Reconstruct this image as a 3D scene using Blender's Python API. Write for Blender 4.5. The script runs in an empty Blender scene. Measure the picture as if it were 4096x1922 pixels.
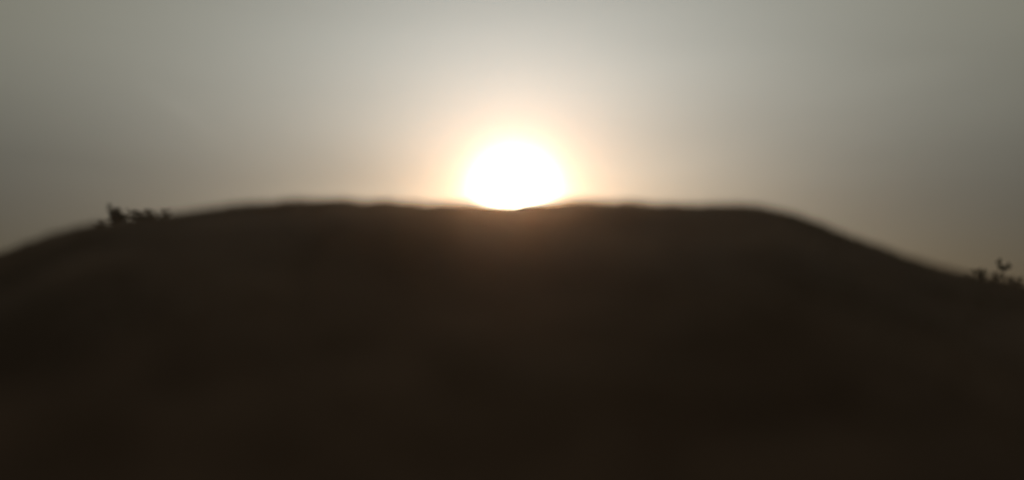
import bpy, bmesh, math, random
from mathutils import Vector, noise as mnoise
R = math.radians
scene = bpy.context.scene
col = scene.collection

# ------------------------------------------------------------------ camera
CAM_Z = 1.5
PITCH = R(5.0)
HFOV = R(62.0)
cam_d = bpy.data.cameras.new('camera')
cam = bpy.data.objects.new('camera', cam_d)
col.objects.link(cam)
cam.location = (0, 0, CAM_Z)
cam.rotation_euler = (R(90) + PITCH, 0, 0)
cam_d.sensor_width = 36.0
cam_d.angle = HFOV
cam_d.clip_start = 0.05
cam_d.clip_end = 6000
cam_d.dof.use_dof = True                      # focus lies well beyond the crest
cam_d.dof.focus_distance = 24.0
cam_d.dof.aperture_fstop = (cam_d.lens / 1000.0) / 0.150
scene.camera = cam

# ------------------------------------------------------------------ sky and sun
SUN_AZ = R(0.15)          # from +Y towards +X
SUN_EL = R(8.15)
SUN = Vector((math.sin(SUN_AZ) * math.cos(SUN_EL), math.cos(SUN_AZ) * math.cos(SUN_EL), math.sin(SUN_EL)))

world = bpy.data.worlds.new('World')
scene.world = world
world.use_nodes = True
nt = world.node_tree
nt.nodes.clear()
N, L = nt.nodes.new, nt.links.new


def link(a, b):
    if isinstance(a, (int, float)):
        b.default_value = a
    else:
        L(a, b)


def m(op, a, b=0.0, c=None):
    n = N('ShaderNodeMath'); n.operation = op
    link(a, n.inputs[0]); link(b, n.inputs[1])
    if c is not None:
        link(c, n.inputs[2])
    return n.outputs[0]


out = N('ShaderNodeOutputWorld')
sky = N('ShaderNodeTexSky')
sky.sky_type = 'NISHITA'
sky.sun_disc = False
sky.sun_elevation = SUN_EL
sky.sun_rotation = SUN_AZ
sky.altitude = 200
sky.air_density = 0.6
sky.dust_density = 3.5
sky.ozone_density = 1.0
bg_sky = N('ShaderNodeBackground')
L(sky.outputs[0], bg_sky.inputs['Color'])

# bright dust round the low sun: radiance falls off with the angle from it
tc = N('ShaderNodeTexCoord')
dot = N('ShaderNodeVectorMath'); dot.operation = 'DOT_PRODUCT'
nrm = N('ShaderNodeVectorMath'); nrm.operation = 'NORMALIZE'
L(tc.outputs['Generated'], nrm.inputs[0])
L(nrm.outputs[0], dot.inputs[0])
dot.inputs[1].default_value = SUN
ang = m('ARCCOSINE', m('MINIMUM', dot.outputs['Value'], 0.9999999))
adeg = m('MULTIPLY', ang, 180 / math.pi)


def expfall(width, gain, power=1.0):
    q = m('DIVIDE', adeg, width)
    if power != 1.0:
        q = m('POWER', q, power)
    return m('MULTIPLY', m('EXPONENT', m('MULTIPLY', q, -1.0)), gain)


# thin drifting cloud, long flat streaks
mp = N('ShaderNodeMapping')
L(nrm.outputs[0], mp.inputs['Vector'])
mp.inputs['Rotation'].default_value = (R(4), R(-14), 0)
mp.inputs['Scale'].default_value = (2.2, 2.2, 12.0)
cl = N('ShaderNodeTexNoise')
L(mp.outputs[0], cl.inputs['Vector'])
cl.inputs['Scale'].default_value = 1.6
cl.inputs['Detail'].default_value = 4.0
cl.inputs['Roughness'].default_value = 0.45
cl.inputs['Distortion'].default_value = 0.4
clf = m('ADD', m('MULTIPLY', cl.outputs['Fac'], 0.09), 0.955)


def streak(a, b, width, gain, soft=1.0):
    """A faint cirrus streak between two sky directions (azimuth, elevation in degrees)."""
    va, vb = [Vector((math.sin(R(az)) * math.cos(R(el)), math.cos(R(az)) * math.cos(R(el)), math.sin(R(el)))) for az, el in (a, b)]
    c = ((va + vb) / 2).normalized(); e1 = (vb - va).normalized(); e2 = c.cross(e1)
    wob = m('MULTIPLY', m('SUBTRACT', cl.outputs['Fac'], 0.5), 0.05)
    def dotn(v):
        n = N('ShaderNodeVectorMath'); n.operation = 'DOT_PRODUCT'
        L(nrm.outputs[0], n.inputs[0]); n.inputs[1].default_value = v
        return n.outputs['Value']
    q1 = m('POWER', m('ABSOLUTE', m('DIVIDE', dotn(e1), (vb - va).length * 0.5)), 2.0)
    q2 = m('POWER', m('ABSOLUTE', m('DIVIDE', m('ADD', dotn(e2), wob), R(width))), 2.0)
    gsn = m('EXPONENT', m('MULTIPLY', m('ADD', q1, q2), -1.0))
    return m('MULTIPLY', m('MULTIPLY', gsn, gain * 0.8), m('GREATER_THAN', dotn(c), 0.0))


for st in (((-23.5, 14.2), (-19.5, 11.0), 0.55, 0.05), ((4.0, 9.2), (17.0, 10.2), 1.3, 0.09), ((10.0, 8.2), (24.0, 8.8), 0.9, 0.05),
           ((13.0, 17.5), (36.0, 14.5), 1.3, -0.05), ((20.0, 20.0), (40.0, 19.0), 1.2, 0.05), ((-16.0, 10.0), (-4.0, 8.8), 1.7, -0.08),
           ((-40.0, 9.5), (-20.0, 9.0), 1.0, -0.04)):
    clf = m('ADD', clf, streak(*st))


def lobe(value, colour):
    b = N('ShaderNodeBackground')
    b.inputs['Color'].default_value = (*colour, 1)
    L(value, b.inputs['Strength'])
    return b.outputs[0]


def add(a, b):
    n = N('ShaderNodeAddShader'); L(a, n.inputs[0]); L(b, n.inputs[1]); return n.outputs[0]


# thin high cloud lit from behind: fades out towards the horizon, brighter on the sun's side
sep = N('ShaderNodeSeparateXYZ'); L(nrm.outputs[0], sep.inputs[0])
el_deg = m('MULTIPLY', m('ARCSINE', sep.outputs['Z']), 180 / math.pi)
rise = N('ShaderNodeMapRange'); rise.interpolation_type = 'SMOOTHSTEP'
L(el_deg, rise.inputs['Value'])
for k, v in (('From Min', 3.0), ('From Max', 19.0), ('To Min', 0.14), ('To Max', 1.0)):
    rise.inputs[k].default_value = v
dusty = N('ShaderNodeMapRange'); dusty.interpolation_type = 'SMOOTHSTEP'      # dust layer low over the horizon
L(el_deg, dusty.inputs['Value'])
for k, v in (('From Min', 8.0), ('From Max', 16.0), ('To Min', 0.82), ('To Max', 1.0)):
    dusty.inputs[k].default_value = v
L(m('MULTIPLY', m('MULTIPLY', clf, 0.05), dusty.outputs['Result']), bg_sky.inputs['Strength'])
veil_c = m('MULTIPLY', rise.outputs['Result'], clf)
veil = lobe(m('MULTIPLY', veil_c, m('ADD', expfall(40.0, 1.46), 0.28)), (0.97, 0.88, 0.54))
veil_blue = lobe(m('MULTIPLY', veil_c, expfall(13.0, 1.15)), (0.22, 0.95, 1.95))
halo = lobe(expfall(1.4, 2.0), (1.0, 0.90, 0.82))
core = lobe(expfall(0.46, 3100.0), (1.0, 0.85, 0.60))
surf = add(add(bg_sky.outputs[0], add(veil, veil_blue)), add(halo, core))
L(surf, out.inputs['Surface'])

sun_d = bpy.data.lights.new('sun', 'SUN')
sun_o = bpy.data.objects.new('sun', sun_d)
col.objects.link(sun_o)
sun_d.energy = 4.9
sun_d.angle = R(0.53)
sun_d.color = (1.0, 0.46, 0.19)
sun_o.rotation_euler = SUN.to_track_quat('Z', 'Y').to_euler()

scene.view_settings.view_transform = 'Standard'
scene.view_settings.look = 'None'
scene.view_settings.exposure = -2.45
scene.view_settings.gamma = 1.0
scene.view_settings.use_curve_mapping = False
scene.render.engine = 'CYCLES'
scene.cycles.use_denoising = True
scene.cycles.denoiser = 'OPENIMAGEDENOISE'

# ------------------------------------------------------------------ helpers
F_PX = 2048 / math.tan(HFOV / 2)


def ray_at(u, v, y):
    """World point at depth y seen at photo pixel (u, v)."""
    cx, cy = (u - 2048) / F_PX, (961 - v) / F_PX
    d = Vector((cx, math.cos(PITCH) - cy * math.sin(PITCH), math.sin(PITCH) + cy * math.cos(PITCH)))
    return Vector((0, 0, CAM_Z)) + d * (y / d.y)


def node_mat(name):
    mt = bpy.data.materials.new(name)
    mt.use_nodes = True
    return mt, mt.node_tree, mt.node_tree.nodes['Principled BSDF']


def tag(o, label=None, cat=None, group=None, kind=None):
    for k, v in (('label', label), ('category', cat), ('group', group), ('kind', kind)):
        if v:
            o[k] = v
    return o


def link_mesh(name, bm_or_mesh, mat, parent=None, smooth=True):
    if isinstance(bm_or_mesh, bmesh.types.BMesh):
        me = bpy.data.meshes.new(name)
        bm_or_mesh.to_mesh(me); bm_or_mesh.free()
    else:
        me = bm_or_mesh
    if smooth:
        me.polygons.foreach_set('use_smooth', [True] * len(me.polygons))
    if not me.materials:
        me.materials.append(mat)
    o = bpy.data.objects.new(name, me)
    col.objects.link(o)
    o.parent = parent
    return o


# ------------------------------------------------------------------ materials
def soil_material():
    mt, t, p = node_mat('dark_soil')
    n, l = t.nodes.new, t.links.new
    tc = n('ShaderNodeTexCoord')
    a = n('ShaderNodeTexNoise'); a.inputs['Scale'].default_value = 1.1; a.inputs['Detail'].default_value = 6
    b = n('ShaderNodeTexNoise'); b.inputs['Scale'].default_value = 7.0; b.inputs['Detail'].default_value = 8
    b.inputs['Roughness'].default_value = 0.65
    l(tc.outputs['Object'], a.inputs['Vector']); l(tc.outputs['Object'], b.inputs['Vector'])
    mix = n('ShaderNodeMath'); mix.operation = 'MULTIPLY_ADD'
    l(a.outputs['Fac'], mix.inputs[0]); mix.inputs[1].default_value = 0.65
    mb = n('ShaderNodeMath'); mb.operation = 'MULTIPLY'; mb.inputs[1].default_value = 0.35
    l(b.outputs['Fac'], mb.inputs[0]); l(mb.outputs[0], mix.inputs[2])
    cr = n('ShaderNodeValToRGB')
    e = cr.color_ramp.elements
    e[0].position, e[0].color = 0.36, (0.088, 0.057, 0.043, 1)
    e[1].position, e[1].color = 0.66, (0.205, 0.136, 0.103, 1)
    x = e.new(0.5); x.color = (0.148, 0.098, 0.074, 1)
    l(mix.outputs[0], cr.inputs['Fac'])
    l(cr.outputs['Color'], p.inputs['Base Color'])
    p.inputs['Roughness'].default_value = 0.75
    p.inputs['Specular IOR Level'].default_value = 0.08
    bp = n('ShaderNodeBump'); bp.inputs['Strength'].default_value = 0.5; bp.inputs['Distance'].default_value = 0.03
    l(b.outputs['Fac'], bp.inputs['Height']); l(bp.outputs['Normal'], p.inputs['Normal'])
    return mt


def leaf_material(name, c0, c1):
    mt, t, p = node_mat(name)
    n, l = t.nodes.new, t.links.new
    tc = n('ShaderNodeTexCoord')
    a = n('ShaderNodeTexNoise'); a.inputs['Scale'].default_value = 9.0; a.inputs['Detail'].default_value = 3
    l(tc.outputs['Object'], a.inputs['Vector'])
    cr = n('ShaderNodeValToRGB')
    cr.color_ramp.elements[0].position, cr.color_ramp.elements[0].color = 0.35, (*c0, 1)
    cr.color_ramp.elements[1].position, cr.color_ramp.elements[1].color = 0.68, (*c1, 1)
    l(a.outputs['Fac'], cr.inputs['Fac']); l(cr.outputs['Color'], p.inputs['Base Color'])
    p.inputs['Roughness'].default_value = 0.6
    tr = n('ShaderNodeBsdfTranslucent'); l(cr.outputs['Color'], tr.inputs['Color'])
    mx = n('ShaderNodeMixShader'); mx.inputs['Fac'].default_value = 0.15
    l(p.outputs[0], mx.inputs[1]); l(tr.outputs[0], mx.inputs[2])
    l(mx.outputs[0], t.nodes['Material Output'].inputs['Surface'])
    return mt


def stem_material():
    mt, t, p = node_mat('stem_bark')
    n, l = t.nodes.new, t.links.new
    tc = n('ShaderNodeTexCoord')
    a = n('ShaderNodeTexNoise'); a.inputs['Scale'].default_value = 30.0
    l(tc.outputs['Object'], a.inputs['Vector'])
    cr = n('ShaderNodeValToRGB')
    cr.color_ramp.elements[0].color = (0.035, 0.030, 0.018, 1)
    cr.color_ramp.elements[1].color = (0.075, 0.060, 0.035, 1)
    l(a.outputs['Fac'], cr.inputs['Fac']); l(cr.outputs['Color'], p.inputs['Base Color'])
    p.inputs['Roughness'].default_value = 0.8
    return mt


M_SOIL = soil_material()
M_LEAF = leaf_material('leaf_green', (0.035, 0.050, 0.022), (0.065, 0.085, 0.036))
M_LEAF_DRY = leaf_material('leaf_dry', (0.055, 0.045, 0.022), (0.085, 0.080, 0.040))
M_STEM = stem_material()

# ------------------------------------------------------------------ the hill
Y_CREST = 6.0
RIDGE = [(-700, 900), (-300, 740), (0, 640), (60, 615), (130, 590), (200, 572), (270, 560), (340, 551), (430, 541), (520, 528),
         (600, 520), (660, 514), (690, 513), (715, 507), (760, 505), (790, 507), (830, 503), (870, 501), (900, 505), (925, 506), (965, 502), (1030, 508),
         (1080, 511), (1130, 512), (1180, 511), (1230, 511), (1290, 514), (1340, 511), (1390, 509), (1450, 506), (1480, 505), (1510, 509), (1530, 509),
         (1600, 511), (1660, 516), (1685, 515), (1720, 518), (1760, 518), (1800, 515), (1860, 517), (1910, 522), (1950, 531), (2000, 544), (2060, 564), (2110, 587),
         (2150, 602), (2250, 636), (2340, 666), (2400, 681), (2470, 698), (2576, 718), (2800, 800), (3300, 930)]
S = 4096 / 2576
CREST = [ray_at(u * S, (v + 4.0) * S, Y_CREST) for u, v in RIDGE]
CX = [p.x for p in CREST]; CZ = [p.z for p in CREST]


def crest(x):
    """Height of the crest line, smoothly interpolated; levels off outside."""
    if x <= CX[0]:
        return CZ[0] + (x - CX[0]) * 0.02 if x > CX[0] - 8 else CZ[0] - 0.16
    if x >= CX[-1]:
        return CZ[-1] - (x - CX[-1]) * 0.02 if x < CX[-1] + 8 else CZ[-1] - 0.16
    lo, hi = 0, len(CX) - 1
    while hi - lo > 1:
        k = (lo + hi) // 2
        if CX[k] <= x:
            lo = k
        else:
            hi = k
    def sl(i):
        a, b = max(0, i - 1), min(len(CX) - 1, i + 1)
        return (CZ[b] - CZ[a]) / (CX[b] - CX[a])
    h = CX[hi] - CX[lo]; t = (x - CX[lo]) / h
    return (CZ[lo] * (1 + 2 * t) * (1 - t) ** 2 + sl(lo) * h * t * (1 - t) ** 2
            + CZ[hi] * t * t * (3 - 2 * t) + sl(hi) * h * t * t * (t - 1))


def smooth(a, b, x):
    t = min(1.0, max(0.0, (x - a) / (b - a)))
    return t * t * (3 - 2 * t)


def near_y(y):
    """Flanks fan out from the crest; the fan stops opening close to the foot."""
    k = 3.0
    return y if y > 4.2 else k + (4.2 - k) * math.exp((y - 4.2) / (4.2 - k))


def ground_z(x, y, detail=True):
    if y >= 0:
        if y <= Y_CREST:
            h = crest(x * Y_CREST / near_y(y))
            s = Y_CREST - y
            z = h - (h - CAM_Z) / Y_CREST * s - CAM_Z / Y_CREST ** 2 * s * s
        else:
            xs = x * Y_CREST / min(y, 17.0)
            h = crest(xs)
            s = min(y, 17.0) - Y_CREST
            k = x / y                                   # two hummocks behind the crest carry the weeds
            w = max(math.exp(-((k + 0.445) / 0.075) ** 2), smooth(0.50, 0.545, k) * (1 - smooth(0.66, 0.80, k)))
            z = h + (h - CAM_Z) / Y_CREST * s - (0.0115 - 0.0103 * w) * s * s
            if y > 17.0:
                z -= 0.15 * (y - 17.0) + 0.008 * (min(y, 37) - 17.0) ** 2
                z = max(z, -2.0)
    else:
        z = 0.12 * math.tanh(y * 0.5)
    far = smooth(30, 90, math.hypot(x, y))
    z = z * (1 - far) + (-2.0) * far
    if detail and far < 1:
        p = Vector((x, y, 0))
        w = 1 - far
        z += w * (0.020 * mnoise.noise(p * 0.9 + Vector((3, 7, 1)))
                  + 0.012 * mnoise.noise(p * 2.7 + Vector((11, 2, 5)))
                  + 0.012 * mnoise.noise(p * 5.1 + Vector((1, 8, 2)))
                  + 0.007 * mnoise.noise(p * 8.0)
                  + 0.004 * mnoise.noise(p * 23.0)) * smooth(-2, 1.5, y)
    return z


def axis(fine_lo, fine_hi, step, reach, growth):
    v = []
    x = fine_lo
    while x <= fine_hi:
        v.append(x); x += step
    d, a = step, v[-1]
    hi = []
    while a < reach:
        d *= growth; a += d; hi.append(a)
    d, a = step, v[0]
    lo = []
    while a > -reach:
        d *= growth; a -= d; lo.append(a)
    return lo[::-1] + v + hi


xs = axis(-5.0, 5.0, 0.025, 220, 1.06)
ys = axis(1.2, 7.5, 0.025, 220, 1.06)
verts = [(x, y, ground_z(x, y)) for y in ys for x in xs]
nx = len(xs)
faces = [(j * nx + i, j * nx + i + 1, (j + 1) * nx + i + 1, (j + 1) * nx + i)
         for j in range(len(ys) - 1) for i in range(nx - 1)]
me = bpy.data.meshes.new('hill')
me.from_pydata(verts, [], faces)
hill = link_mesh('hill', me, M_SOIL)
tag(hill, kind='structure')


# ------------------------------------------------------------------ short dry grass on the slope and crest
def grass_material():
    mt = leaf_material('dry_grass', (0.100, 0.070, 0.040), (0.180, 0.120, 0.068))
    for nd in mt.node_tree.nodes:
        if nd.type == 'MIX_SHADER':
            nd.inputs['Fac'].default_value = 0.35
    return mt


rng = random.Random(5)
gv, gf = [], []
count = 0
while count < 34000:
    x, y = rng.uniform(-4.6, 4.6), rng.uniform(2.2, 7.4)
    q = Vector((x, y, 0))
    patch = mnoise.noise(q * 0.8 + Vector((4, 1, 9))) * 0.6 + mnoise.noise(q * 3.1) * 0.5
    if patch + rng.uniform(-0.35, 0.35) < 0.05:
        continue
    count += 1
    z = ground_z(x, y) - 0.004
    h = rng.uniform(0.014, 0.040) * (1 + 0.6 * max(0.0, patch))
    a = rng.uniform(0, math.tau)
    wx, wy = math.cos(a) * 0.0022, math.sin(a) * 0.0022
    lx, ly = rng.uniform(-0.5, 0.5) * h, rng.uniform(-0.5, 0.5) * h
    i = len(gv)
    gv += [(x - wx, y - wy, z), (x + wx, y + wy, z),
           (x + lx * 0.4 - wx * 0.8, y + ly * 0.4 - wy * 0.8, z + h * 0.6), (x + lx * 0.4 + wx * 0.8, y + ly * 0.4 + wy * 0.8, z + h * 0.6),
           (x + lx, y + ly, z + h)]
    gf += [(i, i + 1, i + 3, i + 2), (i + 2, i + 3, i + 4)]
me = bpy.data.meshes.new('grass')
me.from_pydata(gv, [], gf)
grass = link_mesh('grass', me, grass_material(), smooth=False)
tag(grass, 'short patchy dry grass over the dark slope and crest of the hill', 'grass', kind='stuff')

# ------------------------------------------------------------------ dusty air
def haze_box(x0, x1, y0, y1, z0, z1, density, g):
    bm = bmesh.new()
    bmesh.ops.create_cube(bm, size=1.0)
    for v in bm.verts:
        v.co = Vector(((x0 + x1) / 2 + v.co.x * (x1 - x0), (y0 + y1) / 2 + v.co.y * (y1 - y0), (z0 + z1) / 2 + v.co.z * (z1 - z0)))
    mt = bpy.data.materials.new('dusty_air')
    mt.use_nodes = True
    t = mt.node_tree
    t.nodes.clear()
    o = t.nodes.new('ShaderNodeOutputMaterial')
    v = t.nodes.new('ShaderNodeVolumePrincipled')
    v.inputs['Color'].default_value = (0.93, 0.90, 0.86, 1)
    v.inputs['Density'].default_value = density
    v.inputs['Anisotropy'].default_value = g
    t.links.new(v.outputs[0], o.inputs['Volume'])
    return link_mesh('haze', bm, mt, smooth=False)


tag(haze_box(-232, 232, -232, 240, -3.2, 4.2, 0.0042, 0.925), kind='stuff')

# ------------------------------------------------------------------ plants
def tube(bm, pts, r0, r1, seg=6):
    pts = [Vector(p) for p in pts]
    rings = []
    for i, p in enumerate(pts):
        a = pts[min(i + 1, len(pts) - 1)] - pts[max(i - 1, 0)]
        a.normalize()
        s = a.cross(Vector((0.3, 0.9, 0.2))).normalized(); t = a.cross(s)
        r = r0 + (r1 - r0) * i / (len(pts) - 1)
        rings.append([bm.verts.new(p + (s * math.cos(k * math.tau / seg) + t * math.sin(k * math.tau / seg)) * r) for k in range(seg)])
    for a, b in zip(rings, rings[1:]):
        for k in range(seg):
            bm.faces.new((a[k], a[(k + 1) % seg], b[(k + 1) % seg], b[k]))
    bm.faces.new(rings[0][::-1]); bm.faces.new(rings[-1])


def leaf(bm, base, direction, normal, length, width):
    """A pointed leaf folded along its midrib, drooping at the tip."""
    d = direction.normalized()
    side = d.cross(normal)
    if side.length < 1e-4:
        side = d.cross(Vector((0, 0, 1)))
    side.normalize(); up = side.cross(d).normalized()
    prof = [(0.0, 0.05), (0.25, 0.75), (0.5, 1.0), (0.78, 0.62), (1.0, 0.02)]
    rows = []
    for t, w in prof:
        c = base + d * length * t - up * length * 0.22 * t * t
        h = width * 0.5 * w
        rows.append([bm.verts.new(c - side * h + up * h * 0.35), bm.verts.new(c), bm.verts.new(c + side * h + up * h * 0.35)])
    for a, b in zip(rows, rows[1:]):
        bm.faces.new((a[0], a[1], b[1], b[0])); bm.faces.new((a[1], a[2], b[2], b[1]))


def bent(rng, a, b, sag=0.08, n=5):
    a, b = Vector(a), Vector(b)
    ln = (b - a).length
    off = Vector((rng.uniform(-1, 1), rng.uniform(-1, 1), rng.uniform(-0.2, 0.6))) * ln * sag
    return [a.lerp(b, i / n) + off * math.sin(math.pi * i / n) for i in range(n + 1)]


def plant(name, label, cat, foot_u, foot_v, y, branches, seed, leaf_len, group=None, lmat=None, r=0.007):
    """branches: (tip offset right, tip offset up, leaf count, spread) in metres from the foot."""
    rng = random.Random(seed)
    p = ray_at(foot_u, foot_v, y)
    root = bpy.data.objects.new(name, None)
    col.objects.link(root)
    gz = ground_z(p.x, p.y)
    root.location = (p.x, p.y, gz - 0.01)
    tag(root, label, cat, group)
    lift = p.z - gz                      # the ground lies a little under the sight line
    for bx_, bz_, count, spread in branches:
        tip = Vector((bx_, rng.uniform(-0.12, 0.12), bz_ + lift))
        start = Vector((bx_ * 0.12, 0, 0))
        pts = bent(rng, start, tip, 0.10)
        bm = bmesh.new()
        tube(bm, pts, r, r * 0.35)
        fm = bmesh.new()
        for k in range(count):
            t = rng.uniform(0.55, 1.0)
            i = min(int(t * 5), 4)
            q = pts[i].lerp(pts[i + 1], t * 5 - i)
            a = rng.uniform(0, math.tau)
            off = Vector((math.cos(a), math.sin(a), rng.uniform(-0.5, 0.8))) * spread * rng.uniform(0.2, 1.0)
            tube(bm, [q, q + off * 0.5, q + off], r * 0.3, r * 0.15, 4)
            d = off.normalized() + Vector((rng.uniform(-.4, .4), rng.uniform(-.4, .4), rng.uniform(-.1, .5)))
            nn = Vector((rng.uniform(-.7, .7), rng.uniform(-.9, .3), 1))
            ln = leaf_len * PL / 14.0 * rng.uniform(0.7, 1.25)
            leaf(fm, q + off, d, nn, ln, ln * rng.uniform(0.42, 0.6))
        link_mesh('branch', bm, M_STEM, root)
        link_mesh('foliage', fm, lmat or M_LEAF, root)
    return root


PL = 11.5
K = PL / F_PX                             # metres per photo pixel out there
G1, G2 = 'weeds on the left shoulder of the hill', 'weeds at the right foot of the hill'


def px(*b):
    return [(dx * K, dz * K, n, s * K) for dx, dz, n, s in b]


plant('weed', 'tall leafy green weed with its tip nodding left, on the left skyline', 'weed', 478, 892, PL,
      px((-38, 72, 30, 8), (-26, 60, 30, 9), (-6, 46, 70, 17), (-18, 40, 60, 15), (10, 36, 60, 17), (18, 22, 50, 16), (-8, 24, 60, 18), (-20, 20, 40, 13), (0, 8, 50, 16), (24, 8, 40, 15), (-14, 50, 40, 12)), 4, 0.055, G1)
plant('shrub', 'low spreading dark shrub just right of the tall weed on the hill skyline', 'shrub', 580, 874, PL + 0.3,
      px((-62, 32, 24, 9), (-40, 34, 28, 10), (-14, 26, 28, 12), (10, 40, 32, 10), (24, 30, 28, 11), (46, 18, 24, 10), (-30, 10, 30, 13), (0, 8, 30, 15), (34, 6, 26, 12), (-56, 10, 26, 12), (-76, 12, 24, 10), (-50, 3, 24, 12), (-18, 2, 26, 14), (14, 3, 24, 14), (48, 5, 22, 11)), 8, 0.055, G1)
plant('weed', 'small dry twiggy weed at the right end of the left skyline shrub', 'weed', 652, 866, PL + 0.1,
      px((0, 36, 22, 8), (8, 26, 20, 9), (-10, 10, 20, 10), (2, 5, 20, 11)), 15, 0.05, G1, M_LEAF_DRY)
plant('grass_tuft', 'tiny dry tuft downhill to the left of the tall weed', 'tuft', 412, 912, PL - 0.2,
      px((0, 30, 24, 9), (-14, 16, 22, 9), (14, 16, 20, 9), (0, 10, 22, 12)), 21, 0.055, G1, M_LEAF_DRY)

plant('shrub', 'low leafy green shrub on the right slope, left of the lone forked sprig', 'shrub', 3926, 1114, PL,
      px((-8, 44, 24, 8), (-30, 36, 18, 8), (20, 36, 26, 9), (6, 26, 28, 11), (-44, 22, 12, 8), (-20, 10, 22, 12), (14, 8, 22, 12)), 33, 0.045, G2)
plant('weed', 'small dry weed between the low green shrub and the forked sprig', 'weed', 3984, 1126, PL - 0.2,
      px((-6, 36, 22, 7), (8, 26, 18, 8), (22, 16, 16, 8), (0, 6, 18, 10)), 41, 0.045, G2, M_LEAF_DRY)
plant('weed', 'dark leafy clump nearest the right edge of the picture', 'weed', 4068, 1146, PL - 0.1,
      px((-6, 38, 26, 8), (8, 30, 22, 8), (-30, 26, 14, 7), (22, 18, 18, 9), (0, 8, 24, 11)), 52, 0.048, G2)

# the forked sprig: a thin bare stem with a few big leaves, each its own part
rng = random.Random(77)
p = ray_at(4012, 1128, PL + 0.2)
gz = ground_z(p.x, p.y)
sprig = bpy.data.objects.new('sprig', None)
col.objects.link(sprig)
sprig.location = (p.x, p.y, gz - 0.01)
tag(sprig, 'lone forked sprig on a thin bare stem with two leafy lobes, against the right sky', 'sprig', G2)
lift = p.z - gz
fork = Vector((2 * K, 0, 42 * K + lift))
bm = bmesh.new()
tube(bm, bent(rng, (0, 0, 0), fork, 0.06), 0.005, 0.0035)
link_mesh('stem', bm, M_STEM, sprig)
for tx, tz, nl in ((-12, 86, 7), (28, 70, 7), (-10, 62, 5), (10, 56, 6), (-6, 24, 4)):
    tip = Vector((tx * K, rng.uniform(-.03, .03), tz * K + lift))
    pts = bent(rng, fork, tip, 0.05)
    bm = bmesh.new(); tube(bm, pts, 0.0035, 0.0015)
    link_mesh('twig', bm, M_STEM, sprig)
    for k in range(nl):
        t = 0.3 + 0.7 * k / (nl - 1)
        i = min(int(t * 5), 4)
        q = pts[i].lerp(pts[i + 1], t * 5 - i)
        sd = -1 if k % 2 else 1
        ax = (tip - fork).normalized()
        d = ax * 0.6 + Vector((sd * 0.7 * ax.z, rng.uniform(-.5, .5), -sd * 0.7 * ax.x))
        fm = bmesh.new()
        leaf(fm, Vector((0, 0, 0)), d, Vector((rng.uniform(-.4, .4), -0.9, 0.7)), 0.058 * rng.uniform(.8, 1.2), 0.032)
        o = link_mesh('leaf', fm, M_LEAF, sprig)
        o.location = q
